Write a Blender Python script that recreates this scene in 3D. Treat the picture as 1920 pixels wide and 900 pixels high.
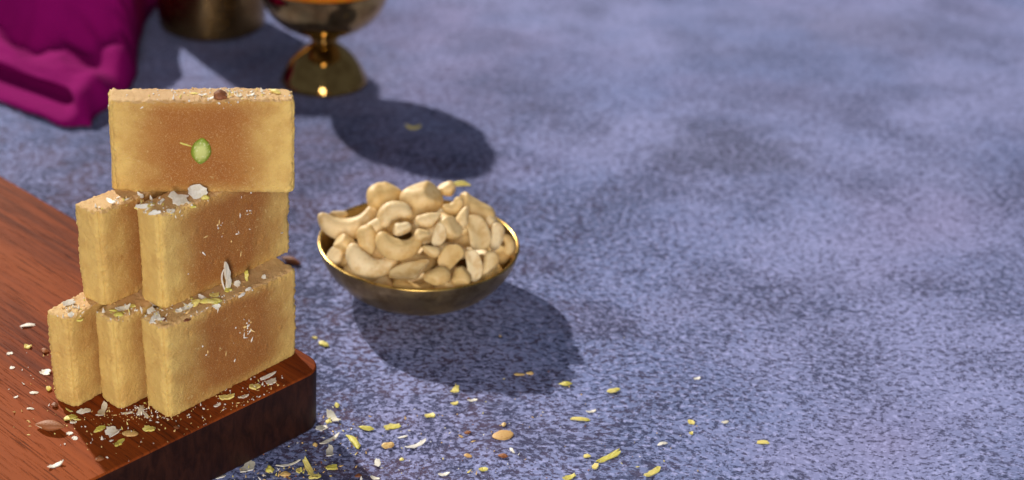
import bpy, bmesh, math, random
from mathutils import Vector, Matrix, Euler, noise
from mathutils.bvhtree import BVHTree

for o in list(bpy.data.objects):
    bpy.data.objects.remove(o, do_unlink=True)
SC = bpy.context.scene
COL = SC.collection
RAD = math.radians

# ------------------------------------------------------------------ camera
cam_data = bpy.data.cameras.new('camera')
cam_data.sensor_width = 36.0
cam_data.lens = 56.25
cam_data.shift_x = 0.2083
cam_data.clip_start = 0.01
cam_data.clip_end = 50
cam_data.dof.use_dof = True
cam_data.dof.focus_distance = 0.712
cam_data.dof.aperture_fstop = 6.8
cam = bpy.data.objects.new('camera', cam_data)
cam.location = (0, 0, 0.425)
cam.rotation_euler = (RAD(62.5), 0, 0)
COL.objects.link(cam)
SC.camera = cam
SC.render.resolution_x, SC.render.resolution_y = 1024, 480

# ------------------------------------------------------------------ light
world = bpy.data.worlds.new('World')
SC.world = world
world.use_nodes = True
bg = world.node_tree.nodes['Background']
bg.inputs[0].default_value = (0.78, 0.84, 1.0, 1)
bg.inputs[1].default_value = 0.125

def aim(o, target):
    o.rotation_euler = (Vector(target) - o.location).to_track_quat('-Z', 'Y').to_euler()

# hard key lamp, behind and to the left of the food
key_data = bpy.data.lights.new('key_lamp', 'SPOT')
key_data.energy = 4300
key_data.color = (1.0, 0.93, 0.82)
key_data.shadow_soft_size = 0.10
key_data.spot_size = RAD(36)
key_data.spot_blend = 0.3
key = bpy.data.objects.new('key_lamp', key_data)
key.location = (-3.30, 6.78, 4.17)
aim(key, (0.2, 0.75, 0.0))
COL.objects.link(key)

# low soft fill near the camera side
fill_data = bpy.data.lights.new('fill_lamp', 'AREA')
fill_data.shape = 'RECTANGLE'
fill_data.size = 0.36
fill_data.size_y = 1.0
fill_data.energy = 31
fill_data.color = (1.0, 0.93, 0.84)
fill = bpy.data.objects.new('fill_lamp', fill_data)
fill.location = (-0.16, -1.05, 0.60)
aim(fill, (-0.03, 0.65, 0.08))
COL.objects.link(fill)

SC.view_settings.view_transform = 'Standard'
SC.view_settings.look = 'None'
SC.view_settings.exposure = 0.0
SC.view_settings.gamma = 1.0
SC.view_settings.use_curve_mapping = False

# ------------------------------------------------------------------ helpers
def tag(o, label=None, cat=None, group=None, kind=None):
    if label: o['label'] = label
    if cat: o['category'] = cat
    if group: o['group'] = group
    if kind: o['kind'] = kind
    return o

def mesh_obj(name, verts, faces, mat, parent=None, smooth=True):
    me = bpy.data.meshes.new(name)
    me.from_pydata([tuple(v) for v in verts], [], faces)
    me.update()
    if mat:
        me.materials.append(mat)
    if smooth:
        me.polygons.foreach_set('use_smooth', [True] * len(me.polygons))
    o = bpy.data.objects.new(name, me)
    COL.objects.link(o)
    if parent:
        o.parent = parent
    return o

def empty(name, loc=(0, 0, 0), rz=0):
    o = bpy.data.objects.new(name, None)
    o.empty_display_size = 0.01
    o.location = loc
    o.rotation_euler = (0, 0, rz)
    COL.objects.link(o)
    return o

class NT:
    """small node-graph writer"""
    def __init__(self, name):
        self.m = bpy.data.materials.new(name)
        self.m.use_nodes = True
        self.t = self.m.node_tree
        self.n = self.t.nodes
        self.bsdf = self.n['Principled BSDF']
    def new(self, typ, props=None, **ins):
        d = self.n.new(typ)
        for k, v in (props or {}).items():
            setattr(d, k, v)
        for k, v in ins.items():
            self.put(d, k, v)
        return d
    def put(self, d, k, v):
        if isinstance(k, str):
            kk = k.replace('_', ' ')
            sock = d.inputs[kk] if kk in d.inputs else d.inputs[int(k[1:])]
        else:
            sock = d.inputs[k]
        if hasattr(v, 'is_linked') or isinstance(v, bpy.types.NodeSocket):
            self.t.links.new(v, sock)
        else:
            sock.default_value = v
    def coord(self, which='Object'):
        return self.new('ShaderNodeTexCoord').outputs[which]
    def mapping(self, vec, scale=(1, 1, 1), rot=(0, 0, 0), loc=(0, 0, 0)):
        d = self.new('ShaderNodeMapping', Vector=vec)
        d.inputs['Scale'].default_value = scale
        d.inputs['Rotation'].default_value = rot
        d.inputs['Location'].default_value = loc
        return d.outputs[0]
    def noise(self, vec, scale, detail=4, rough=0.5, dist=0.0, out='Fac'):
        d = self.new('ShaderNodeTexNoise', Vector=vec, Scale=scale, Detail=detail, Roughness=rough, Distortion=dist)
        return d.outputs[out]
    def voronoi(self, vec, scale, feature='F1', rand=1.0):
        d = self.new('ShaderNodeTexVoronoi', {'feature': feature}, Vector=vec, Scale=scale, Randomness=rand)
        return d.outputs['Distance']
    def math(self, op, a, b=None, c=None, clamp=False):
        d = self.n.new('ShaderNodeMath'); d.operation = op; d.use_clamp = clamp
        for i, v in enumerate((a, b, c)):
            if v is not None:
                self.put(d, i, v)
        return d.outputs[0]
    def ramp(self, fac, a, b, lo=0.0, hi=1.0):
        d = self.n.new('ShaderNodeMapRange'); d.interpolation_type = 'SMOOTHSTEP'
        self.put(d, 0, fac)
        for i, v in ((1, a), (2, b), (3, lo), (4, hi)):
            d.inputs[i].default_value = v
        return d.outputs[0]
    def mix(self, fac, a, b, mode='MIX'):
        d = self.n.new('ShaderNodeMix'); d.data_type = 'RGBA'; d.blend_type = mode
        self.put(d, 0, fac)
        for i, v in ((6, a), (7, b)):
            if isinstance(v, tuple) and len(v) == 3:
                v = v + (1,)
            self.put(d, i, v)
        return d.outputs[2]
    def bump(self, h, strength=0.3, dist=0.001, normal=None):
        d = self.new('ShaderNodeBump', Strength=strength, Distance=dist, Height=h)
        if normal is not None:
            self.put(d, 'Normal', normal)
        return d.outputs[0]
    def set(self, **kw):
        for k, v in kw.items():
            if isinstance(v, tuple) and len(v) == 3 and k != 'Subsurface_Radius':
                v = v + (1,)
            self.put(self.bsdf, k, v)
        return self.m

# ------------------------------------------------------------------ materials
def mat_table():
    t = NT('slate_lilac_plaster')
    co = t.coord()
    warp = t.new('ShaderNodeVectorMath', {'operation': 'ADD'})
    t.put(warp, 0, co)
    wn = t.new('ShaderNodeVectorMath', {'operation': 'SCALE'})
    t.put(wn, 0, t.noise(co, 9, 2, out='Color')); wn.inputs['Scale'].default_value = 0.03
    t.put(warp, 1, wn.outputs[0])
    wco = warp.outputs[0]
    big = t.noise(co, 4.5, 5, 0.62)
    mid = t.noise(wco, 14, 4, 0.6)
    tint = t.noise(t.mapping(co, loc=(3, 1, 0)), 5.0, 3, 0.5)
    base = t.mix(t.ramp(big, 0.40, 0.60), (0.188, 0.232, 0.455), (0.268, 0.295, 0.545))
    base = t.mix(t.ramp(tint, 0.48, 0.66, 0, 0.4), base, (0.268, 0.222, 0.400))
    base = t.mix(t.ramp(mid, 0.42, 0.68, 0, 0.52), base, (0.140, 0.165, 0.310))
    # dark stained patches with a shape of their own
    def stain(x, y, rx, ry, amount, rgb):
        nonlocal base
        m = t.mapping(wco, scale=(1 / rx, 1 / ry, 1), loc=(-x / rx, -y / ry, 0))
        ln = t.new('ShaderNodeVectorMath', {'operation': 'LENGTH'}); t.put(ln, 0, m)
        f = t.math('ADD', ln.outputs['Value'], t.math('MULTIPLY', t.math('SUBTRACT', t.noise(co, 45, 4, 0.65), 0.5), 1.5))
        base = t.mix(t.ramp(f, 0.35, 1.05, amount, 0.0), base, rgb)
    stain(0.295, 0.955, 0.060, 0.062, 0.62, (0.110, 0.120, 0.205))
    stain(0.165, 0.740, 0.032, 0.030, 0.50, (0.115, 0.105, 0.190))
    stain(0.450, 1.180, 0.070, 0.060, 0.35, (0.150, 0.140, 0.220))
    # dark pits: fine dashes, denser towards the speckled side
    pco = t.mapping(wco, scale=(0.85, 1.05, 1), rot=(0, 0, RAD(14)))
    n1 = t.noise(pco, 370, 5, 0.70)
    n2 = t.noise(t.mapping(wco, scale=(0.75, 1.0, 1), loc=(7, 0, 0)), 430, 3, 0.6)
    sx = t.new('ShaderNodeSeparateXYZ', Vector=co)
    dens = t.math('ADD', t.math('MULTIPLY', t.math('SUBTRACT', mid, 0.5), 0.22),
                  t.ramp(sx.outputs[0], -0.05, 0.30, 0.045, -0.020))
    d1 = t.math('ADD', n1, dens)
    d2 = t.math('ADD', n2, t.math('MULTIPLY', dens, 0.6))
    calm = t.math('MULTIPLY', t.ramp(sx.outputs[1], 0.80, 1.20, 1.0, 0.60), t.ramp(t.math('ADD', sx.outputs[0], t.math('MULTIPLY', t.math('SUBTRACT', big, 0.5), 0.25)), 0.05, 0.38, 1.0, 0.85))
    pit = t.math('MAXIMUM', t.ramp(d1, 0.505, 0.61), t.ramp(d2, 0.54, 0.62, 0, 0.9))
    pit = t.math('MULTIPLY', pit, calm)
    red = t.math('MULTIPLY', t.ramp(t.noise(co, 40, 2), 0.40, 0.6), t.ramp(sx.outputs[0], 0.0, 0.25, 1.0, 0.2))
    pitcol = t.mix(red, (0.026, 0.028, 0.072), (0.066, 0.032, 0.050))
    light = t.ramp(t.noise(t.mapping(co, loc=(0, 9, 0)), 330, 3, 0.6), 0.49, 0.64, 0, 0.62)
    base = t.mix(t.math('MULTIPLY', light, calm), base, (0.430, 0.450, 0.800))
    colr = t.mix(t.math('MULTIPLY', pit, 0.86), base, pitcol)
    h = t.math('SUBTRACT', t.math('MULTIPLY', t.noise(pco, 420, 3, 0.6), 0.8), t.math('MULTIPLY', pit, 0.8))
    return t.set(Base_Color=colr, Roughness=0.72, Normal=t.bump(h, 0.6, 0.0012), Specular_IOR_Level=0.05)

def mat_block():
    t = NT('gram_flour_fudge')
    g = t.coord('Generated'); co = t.coord('Object'); nrm = t.coord('Normal')
    inf = t.new('ShaderNodeObjectInfo').outputs['Random']
    off = t.new('ShaderNodeCombineXYZ'); t.put(off, 0, t.math('MULTIPLY', inf, 3.0)); t.put(off, 1, t.math('MULTIPLY', inf, 7.0))
    sh = t.new('ShaderNodeVectorMath', {'operation': 'ADD'}); t.put(sh, 0, co); t.put(sh, 1, off.outputs[0])
    p = sh.outputs[0]
    s = t.new('ShaderNodeSeparateXYZ', Vector=g)
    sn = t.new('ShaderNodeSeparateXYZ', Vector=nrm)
    u, v = s.outputs[0], s.outputs[2]
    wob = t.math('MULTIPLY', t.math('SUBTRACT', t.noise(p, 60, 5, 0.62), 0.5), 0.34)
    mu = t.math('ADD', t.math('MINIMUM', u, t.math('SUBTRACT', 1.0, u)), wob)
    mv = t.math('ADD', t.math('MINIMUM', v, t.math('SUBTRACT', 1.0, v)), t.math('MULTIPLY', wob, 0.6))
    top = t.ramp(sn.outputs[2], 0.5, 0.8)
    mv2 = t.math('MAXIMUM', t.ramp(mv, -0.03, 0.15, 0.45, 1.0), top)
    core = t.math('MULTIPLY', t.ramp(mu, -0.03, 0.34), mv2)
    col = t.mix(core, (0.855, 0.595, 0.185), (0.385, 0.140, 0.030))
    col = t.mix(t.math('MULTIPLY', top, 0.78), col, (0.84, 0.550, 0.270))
    col = t.mix(t.ramp(t.noise(p, 120, 4, 0.6), 0.35, 0.7, 0.0, 0.25), col, (0.56, 0.26, 0.055))
    grain = t.noise(p, 2000, 3, 0.75)
    col = t.mix(t.ramp(grain, 0.52, 0.66, 0, 0.40), col, (0.88, 0.62, 0.32))
    col = t.mix(t.ramp(t.noise(t.mapping(p, loc=(5, 5, 5)), 1100, 3, 0.65), 0.58, 0.72, 0, 0.22), col, (0.30, 0.105, 0.022))
    col = t.mix(t.ramp(t.noise(t.mapping(p, loc=(1, 5, 2)), 420, 2, 0.5), 0.68, 0.76, 0, 0.45), col, (0.84, 0.66, 0.30))
    h = t.math('ADD', grain, t.math('MULTIPLY', t.noise(p, 1200, 3, 0.65), 0.35))
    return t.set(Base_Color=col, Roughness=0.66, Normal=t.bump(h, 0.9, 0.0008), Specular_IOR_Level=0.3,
                 Subsurface_Weight=0.10, Subsurface_Radius=(0.005, 0.0025, 0.001), Subsurface_Scale=0.5)

def wood_color(t, co):
    # grain runs along local X
    a = t.noise(t.mapping(co, scale=(8, 210, 80)), 1.0, 6, 0.65, 0.8)
    b = t.noise(t.mapping(co, scale=(38, 1150, 400)), 1.0, 4, 0.7)
    c = t.noise(t.mapping(co, scale=(3, 22, 12), loc=(2, 2, 0)), 1.0, 3, 0.5, 0.4)
    return a, b, c

def mat_board_top():
    t = NT('red_brown_wood')
    co = t.coord('Object')
    a, b, c = wood_color(t, co)
    col = t.mix(t.ramp(a, 0.3, 0.7), (0.100, 0.018, 0.005), (0.255, 0.050, 0.010))
    col = t.mix(t.ramp(c, 0.40, 0.66, 0, 0.75), col, (0.310, 0.068, 0.013))
    pore = t.ramp(b, 0.53, 0.68, 0, 0.8)
    col = t.mix(pore, col, (0.035, 0.010, 0.006))
    h = t.math('SUBTRACT', t.math('MULTIPLY', a, 0.35), t.math('MULTIPLY', pore, 0.9))
    return t.set(Base_Color=col, Roughness=0.62, Normal=t.bump(h, 0.5, 0.0005), Specular_IOR_Level=0.05)

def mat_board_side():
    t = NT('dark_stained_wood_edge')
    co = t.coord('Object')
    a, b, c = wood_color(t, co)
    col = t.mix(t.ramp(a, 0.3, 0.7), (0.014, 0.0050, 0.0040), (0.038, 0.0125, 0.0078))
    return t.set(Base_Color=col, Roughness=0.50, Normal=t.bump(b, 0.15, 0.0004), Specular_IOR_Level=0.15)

def mat_brass(name, col, rough, streak=0.0, ham=0.0):
    t = NT(name)
    co = t.coord('Object')
    n = t.noise(co, 110, 6, 0.7)
    c = t.mix(t.ramp(n, 0.38, 0.66, 0, 0.8), col, (col[0] * 0.55, col[1] * 0.48, col[2] * 0.42))
    r = t.ramp(t.noise(co, 60, 4, 0.6), 0.3, 0.7, rough * 0.75, rough * 1.3)
    kw = dict(Base_Color=c, Metallic=1.0, Roughness=r)
    if streak:
        s = t.noise(t.mapping(co, scale=(30, 30, 700)), 1.0, 3, 0.6)
        kw['Normal'] = t.bump(s, streak, 0.0006)
    elif ham:
        kw['Normal'] = t.bump(t.noise(co, 130, 2, 0.5), ham, 0.0008)
    return t.set(**kw)

def mat_cloth():
    t = NT('magenta_cotton')
    co = t.coord('Object')
    n = t.noise(co, 30, 4, 0.6)
    wv = t.math('MULTIPLY', t.math('SINE', t.math('MULTIPLY', t.new('ShaderNodeSeparateXYZ', Vector=co).outputs[0], 9000.0)), 0.5)
    col = t.mix(n, (0.185, 0.002, 0.092), (0.290, 0.005, 0.148))
    return t.set(Base_Color=col, Roughness=0.95, Normal=t.bump(t.math('ADD', wv, t.noise(co, 900, 3)), 0.35, 0.0005),
                 Specular_IOR_Level=0.04)

def mat_nut():
    t = NT('cashew_cream')
    co = t.coord('Object')
    inf = t.new('ShaderNodeObjectInfo').outputs['Random']
    n = t.noise(co, 130, 4, 0.6)
    a = t.mix(inf, (0.68, 0.47, 0.19), (0.82, 0.66, 0.40))
    col = t.mix(t.ramp(n, 0.42, 0.68, 0, 0.7), a, (0.54, 0.32, 0.095))
    col = t.mix(t.ramp(t.noise(co, 700, 3), 0.6, 0.75, 0, 0.3), col, (0.42, 0.24, 0.09))
    return t.set(Base_Color=col, Roughness=0.52, Normal=t.bump(t.noise(co, 420, 4, 0.7), 0.45, 0.0007), Specular_IOR_Level=0.45,
                 Subsurface_Weight=0.15, Subsurface_Radius=(0.004, 0.0025, 0.0012), Subsurface_Scale=0.5)

def mat_simple(name, a, b, scale, rough=0.55, bump=0.25, sss=0.0, c=None):
    t = NT(name)
    co = t.coord('Object')
    inf = t.new('ShaderNodeObjectInfo').outputs['Random']
    f = t.math('ADD', t.noise(co, scale, 4, 0.6), t.math('MULTIPLY', t.math('SUBTRACT', inf, 0.5), 0.35))
    col = t.mix(t.ramp(f, 0.35, 0.66), a, b)
    if c:
        col = t.mix(t.ramp(t.noise(co, scale * 2.3, 3), 0.55, 0.7, 0, 0.7), col, c)
    kw = dict(Base_Color=col, Roughness=rough, Normal=t.bump(t.noise(co, scale * 4, 3), bump, 0.0005))
    if sss:
        kw.update(Subsurface_Weight=sss, Subsurface_Radius=(0.002, 0.002, 0.0015), Subsurface_Scale=0.5)
    return t.set(**kw)

def mat_pistachio_half():
    t = NT('pistachio_cut_face')
    co = t.coord('Object')
    s = t.new('ShaderNodeSeparateXYZ', Vector=co)
    rx = t.math('DIVIDE', s.outputs[0], 0.0063); ry = t.math('DIVIDE', s.outputs[1], 0.0045)
    d = t.math('SQRT', t.math('ADD', t.math('MULTIPLY', rx, rx), t.math('MULTIPLY', ry, ry)))
    d = t.math('ADD', d, t.math('MULTIPLY', t.math('SUBTRACT', t.noise(co, 600, 4, 0.7), 0.5), 0.7))
    col = t.mix(t.ramp(d, 0.35, 0.85), (0.54, 0.58, 0.18), (0.22, 0.31, 0.018))
    col = t.mix(t.ramp(t.noise(co, 900, 3), 0.58, 0.7, 0, 0.6), col, (0.72, 0.74, 0.42))
    return t.set(Base_Color=col, Roughness=0.5, Normal=t.bump(t.noise(t.mapping(co, scale=(1, 3, 1)), 700, 4, 0.7), 0.6, 0.0006))

M = dict(
    table=mat_table(), block=mat_block(), board=mat_board_top(), side=mat_board_side(),
    bowl=mat_brass('worn_brass', (0.52, 0.37, 0.165), 0.36, ham=0.2),
    rim=mat_brass('polished_brass', (0.70, 0.47, 0.14), 0.30),
    goblet=mat_brass('dark_polished_brass', (0.56, 0.37, 0.13), 0.075),
    pot=mat_brass('turned_brass', (0.40, 0.25, 0.09), 0.22, streak=0.30),
    cloth=mat_cloth(), nut=mat_nut(),
    flake=mat_simple('coconut_white', (0.80, 0.78, 0.72), (0.68, 0.64, 0.54), 500, 0.5, 0.3, 0.2),
    pistachio=mat_simple('pistachio_green', (0.76, 0.64, 0.20), (0.58, 0.53, 0.09), 420, 0.55, 0.4, 0.15, c=(0.80, 0.72, 0.42)),
    pistachio_cut=mat_pistachio_half(),
    almond_skin=mat_simple('almond_skin', (0.30, 0.105, 0.036), (0.19, 0.060, 0.022), 500, 0.6, 0.5),
    almond_tan=mat_simple('almond_tan', (0.70, 0.50, 0.20), (0.60, 0.36, 0.13), 400, 0.55, 0.3, 0.1, c=(0.40, 0.17, 0.06)),
    almond_white=mat_simple('almond_white', (0.80, 0.70, 0.52), (0.72, 0.58, 0.38), 400, 0.5, 0.3),
    crumb=mat_simple('fudge_crumb', (0.72, 0.50, 0.20), (0.60, 0.36, 0.13), 700, 0.7, 0.3),
    orange=mat_simple('orange_filling', (0.80, 0.22, 0.010), (0.75, 0.34, 0.015), 160, 0.30, 0.6),
)

# measured layout: support, kind, x, y, length, width, turn
PIECES = [
    ('board', 'flake', -0.1307, 0.6653, 0.007, 0.0031, 19),
    ('board', 'flake', -0.1353, 0.6398, 0.0027, 0.0027, None),
    ('board', 'flake', -0.1321, 0.6271, 0.0025, 0.0023, None),
    ('board', 'flake', -0.116, 0.6235, 0.0049, 0.0043, None),
    ('board', 'flake', -0.1189, 0.606, 0.0039, 0.002, 9),
    ('board', 'flake', -0.0948, 0.5909, 0.0066, 0.0034, 9),
    ('board', 'flake', -0.0867, 0.5905, 0.0131, 0.0037, 79),
    ('board', 'flake', -0.0804, 0.5748, 0.006, 0.0071, None),
    ('board', 'flake', -0.0984, 0.5826, 0.0026, 0.0023, None),
    ('board', 'flake', -0.0988, 0.574, 0.0028, 0.0026, None),
    ('board', 'flake', -0.0962, 0.5704, 0.003, 0.0023, None),
    ('board', 'flake', -0.1016, 0.5504, 0.0074, 0.0032, 32),
    ('board', 'flake', -0.0756, 0.5897, 0.0052, 0.0017, 9),
    ('board', 'flake', -0.0697, 0.5918, 0.01, 0.002, 82),
    ('board', 'flake', -0.0675, 0.5884, 0.0064, 0.0014, -65),
    ('board', 'flake', -0.0126, 0.6153, 0.0053, 0.0045, None),
    ('board', 'flake', -0.0139, 0.6198, 0.0094, 0.0023, 41),
    ('board', 'flake', -0.036, 0.596, 0.0045, 0.0023, 40),
    ('board', 'flake', -0.0246, 0.6029, 0.0048, 0.0022, None),
    ('board', 'flake', -0.1186, 0.593, 0.0031, 0.0011, 0),
    ('board', 'flake', -0.1107, 0.6271, 0.0022, 0.0015, None),
    ('board', 'flake', -0.1265, 0.6025, 0.0022, 0.0011, 34),
    ('board', 'pistachio', -0.1277, 0.6455, 0.0033, 0.003, None),
    ('board', 'pistachio', -0.1128, 0.6091, 0.0026, 0.0028, None),
    ('board', 'pistachio', -0.1, 0.5855, 0.0063, 0.0031, 33),
    ('board', 'pistachio', -0.0862, 0.5768, 0.0055, 0.0028, 40),
    ('board', 'pistachio', -0.0647, 0.5772, 0.0058, 0.0051, None),
    ('board', 'pistachio', -0.0768, 0.5664, 0.0059, 0.0027, 60),
    ('board', 'pistachio', -0.0198, 0.6108, 0.0058, 0.0055, None),
    ('board', 'pistachio', -0.032, 0.6021, 0.0067, 0.0054, None),
    ('board', 'pistachio', -0.1015, 0.5918, 0.0045, 0.0011, -40),
    ('board', 'almond_bit', -0.1191, 0.6417, 0.0038, 0.0036, None),
    ('board', 'almond_bit', -0.1083, 0.5952, 0.0031, 0.003, None),
    ('board', 'almond_bit', -0.053, 0.578, 0.0028, 0.0026, None),
    ('board', 'almond_bit', -0.0837, 0.5543, 0.004, 0.0029, None),
    ('board', 'almond_slice', -0.0727, 0.5736, 0.0074, 0.0056, None),
    ('board', 'almond_piece', -0.1077, 0.5772, 0.0142, 0.0055, -14),
    ('tier1', 'flake', -0.0981, 0.5969, 0.0034, 0.0026, None),
    ('tier1', 'flake', -0.1008, 0.6071, 0.0065, 0.0028, 37),
    ('tier1', 'flake', -0.0763, 0.6015, 0.0066, 0.0028, 28),
    ('tier1', 'flake', -0.0713, 0.5928, 0.0069, 0.0022, -36),
    ('tier1', 'flake', -0.0641, 0.5992, 0.0061, 0.0025, 67),
    ('tier1', 'flake', -0.0617, 0.5928, 0.0107, 0.0025, 74),
    ('tier1', 'flake', -0.0593, 0.5915, 0.0048, 0.0019, -19),
    ('tier1', 'flake', -0.0416, 0.61, 0.0062, 0.0022, -50),
    ('tier1', 'flake', -0.0273, 0.6234, 0.0031, 0.0033, None),
    ('tier1', 'flake', -0.0156, 0.6303, 0.0022, 0.0025, None),
    ('tier1', 'flake', -0.0343, 0.6029, 0.0035, 0.0026, None),
    ('tier1', 'flake', -0.0252, 0.6157, 0.0044, 0.0014, 50),
    ('tier1', 'flake', -0.0486, 0.602, 0.0059, 0.0025, 36),
    ('tier1', 'flake', -0.0519, 0.5992, 0.0032, 0.0023, None),
    ('tier1', 'flake', -0.0225, 0.6195, 0.0033, 0.0014, 37),
    ('tier1', 'pistachio', -0.0951, 0.5983, 0.0037, 0.0026, None),
    ('tier1', 'pistachio', -0.0776, 0.596, 0.0046, 0.0028, None),
    ('tier1', 'pistachio', -0.0726, 0.6043, 0.003, 0.0029, None),
    ('tier1', 'pistachio', -0.0448, 0.6053, 0.0074, 0.0033, 49),
    ('tier1', 'pistachio', -0.0384, 0.6067, 0.0109, 0.0039, 23),
    ('tier1', 'pistachio', -0.0371, 0.6133, 0.0047, 0.0036, None),
    ('tier1', 'pistachio', -0.0312, 0.6181, 0.0033, 0.0036, None),
    ('tier1', 'pistachio', -0.0482, 0.6034, 0.0032, 0.0029, None),
    ('tier1', 'almond_bit', -0.0683, 0.5974, 0.0037, 0.0023, None),
    ('tier1', 'almond_bit', -0.0578, 0.5919, 0.0025, 0.0034, None),
    ('tier1', 'almond_bit', -0.048, 0.5933, 0.0041, 0.0017, None),
    ('tier2', 'flake', -0.0803, 0.6148, 0.0072, 0.0022, -53),
    ('tier2', 'flake', -0.0768, 0.6076, 0.005, 0.0029, None),
    ('tier2', 'flake', -0.0702, 0.6025, 0.0072, 0.0022, 7),
    ('tier2', 'flake', -0.0613, 0.603, 0.0054, 0.0022, 7),
    ('tier2', 'flake', -0.0679, 0.6216, 0.0046, 0.0019, -53),
    ('tier2', 'flake', -0.0635, 0.6242, 0.004, 0.0017, 40),
    ('tier2', 'flake', -0.0511, 0.6153, 0.0087, 0.0091, None),
    ('tier2', 'flake', -0.0437, 0.6211, 0.0078, 0.0072, None),
    ('tier2', 'flake', -0.0541, 0.6066, 0.0036, 0.0025, None),
    ('tier2', 'flake', -0.0592, 0.6143, 0.0059, 0.0016, 70),
    ('tier2', 'flake', -0.0746, 0.6127, 0.0053, 0.0014, 62),
    ('tier2', 'pistachio', -0.0757, 0.6061, 0.0032, 0.0025, None),
    ('tier2', 'pistachio', -0.0679, 0.6091, 0.0029, 0.0029, None),
    ('tier2', 'pistachio', -0.0628, 0.6101, 0.0067, 0.0024, 70),
    ('tier2', 'pistachio', -0.0397, 0.619, 0.0041, 0.0039, None),
    ('tier2', 'pistachio', -0.045, 0.6127, 0.0027, 0.0026, None),
    ('tier3', 'pistachio', -0.0102, 0.6338, 0.0065, 0.0025, -35),
    ('tier3', 'flake', -0.0407, 0.6308, 0.0034, 0.0014, 25),
    ('tier3', 'flake', -0.0252, 0.6284, 0.0027, 0.0015, None),
    ('tier3', 'flake', -0.0203, 0.6296, 0.0032, 0.0015, None),
    ('tier3', 'flake', -0.0371, 0.6272, 0.0027, 0.0015, None),
    ('table', 'pistachio', 0.0125, 0.7007, 0.0064, 0.0036, -48),
    ('table', 'pistachio', 0.0082, 0.707, 0.0025, 0.0023, None),
    ('table', 'pistachio', 0.0184, 0.6436, 0.0026, 0.0029, None),
    ('table', 'pistachio', 0.0141, 0.6304, 0.003, 0.0025, None),
    ('table', 'pistachio', 0.0318, 0.6247, 0.0077, 0.003, -14),
    ('table', 'pistachio', 0.0438, 0.626, 0.0075, 0.0044, None),
    ('table', 'pistachio', 0.0252, 0.6133, 0.0135, 0.0033, -66),
    ('table', 'pistachio', 0.0469, 0.5998, 0.0022, 0.0018, None),
    ('table', 'pistachio', 0.0149, 0.5932, 0.0053, 0.0036, None),
    ('table', 'pistachio', 0.0002, 0.5912, 0.0036, 0.0036, None),
    ('table', 'pistachio', 0.0048, 0.5912, 0.0141, 0.0035, -70),
    ('table', 'pistachio', -0.013, 0.5904, 0.0043, 0.0046, None),
    ('table', 'pistachio', 0.0623, 0.6354, 0.0046, 0.0034, None),
    ('table', 'pistachio', 0.0761, 0.6572, 0.0081, 0.0037, 66),
    ('table', 'pistachio', 0.0751, 0.6459, 0.0038, 0.0023, None),
    ('table', 'pistachio', 0.0832, 0.592, 0.0038, 0.0026, None),
    ('table', 'pistachio', 0.1306, 0.6625, 0.0073, 0.003, None),
    ('table', 'pistachio', 0.1532, 0.6568, 0.0075, 0.0031, 18),
    ('table', 'pistachio', 0.1332, 0.6322, 0.0086, 0.0023, None),
    ('table', 'pistachio', 0.185, 0.63, 0.003, 0.004, None),
    ('table', 'pistachio', 0.1832, 0.6207, 0.002, 0.002, None),
    ('table', 'pistachio', 0.2147, 0.6133, 0.0064, 0.0025, None),
    ('table', 'pistachio', 0.1416, 0.6015, 0.0133, 0.0032, 35),
    ('table', 'pistachio', 0.1339, 0.5944, 0.0048, 0.0029, 60),
    ('table', 'pistachio', 0.1315, 0.6023, 0.0032, 0.0021, None),
    ('table', 'pistachio', 0.1586, 0.5891, 0.0116, 0.0035, 43),
    ('table', 'pistachio', 0.121, 0.5859, 0.0069, 0.0029, 32),
    ('table', 'pistachio', 0.0762, 0.9776, 0.0099, 0.0072, None),
    ('table', 'pistachio', 0.0072, 0.5863, 0.0057, 0.0025, None),
    ('table', 'flake', 0.0162, 0.634, 0.0105, 0.0049, -56),
    ('table', 'flake', 0.0108, 0.6251, 0.0055, 0.005, None),
    ('table', 'flake', 0.0148, 0.6155, 0.011, 0.0024, 39),
    ('table', 'flake', 0.0142, 0.6053, 0.0093, 0.0038, 84),
    ('table', 'flake', 0.0358, 0.5965, 0.007, 0.0032, 84),
    ('table', 'flake', -0.0231, 0.594, 0.0125, 0.0058, 68),
    ('table', 'flake', -0.0361, 0.5867, 0.0072, 0.0035, None),
    ('table', 'flake', 0.0836, 0.6487, 0.0046, 0.0018, None),
    ('table', 'flake', 0.0541, 0.6108, 0.0121, 0.0024, 39),
    ('table', 'flake', 0.0651, 0.5883, 0.0053, 0.0025, None),
    ('table', 'flake', 0.168, 0.6121, 0.0054, 0.0016, None),
    ('table', 'flake', 0.1394, 0.639, 0.0058, 0.0018, 18),
    ('table', 'flake', 0.1965, 0.6683, 0.0037, 0.0016, None),
    ('table', 'flake', 0.2013, 0.63, 0.0035, 0.0023, None),
    ('table', 'flake', 0.0341, 0.5855, 0.0043, 0.002, None),
    ('table', 'flake', -0.0048, 0.5957, 0.0111, 0.0014, 20),
    ('table', 'flake', 0.0484, 0.6177, 0.005, 0.0011, None),
    ('table', 'flake', 0.0979, 0.6069, 0.0047, 0.0015, -72),
    ('table', 'almond_bit', 0.0411, 0.6103, 0.0064, 0.0043, None),
    ('table', 'almond_bit', 0.0076, 0.6112, 0.0025, 0.0037, None),
    ('table', 'almond_bit', -0.006, 0.5879, 0.0053, 0.003, None),
    ('table', 'almond_bit', 0.079, 0.6212, 0.0035, 0.0025, None),
    ('table', 'almond_bit', 0.0772, 0.6023, 0.0039, 0.0026, None),
    ('table', 'almond_bit', 0.1145, 0.6727, 0.0042, 0.0028, None),
    ('table', 'almond_bit', 0.1093, 0.6718, 0.0058, 0.0022, None),
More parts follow.
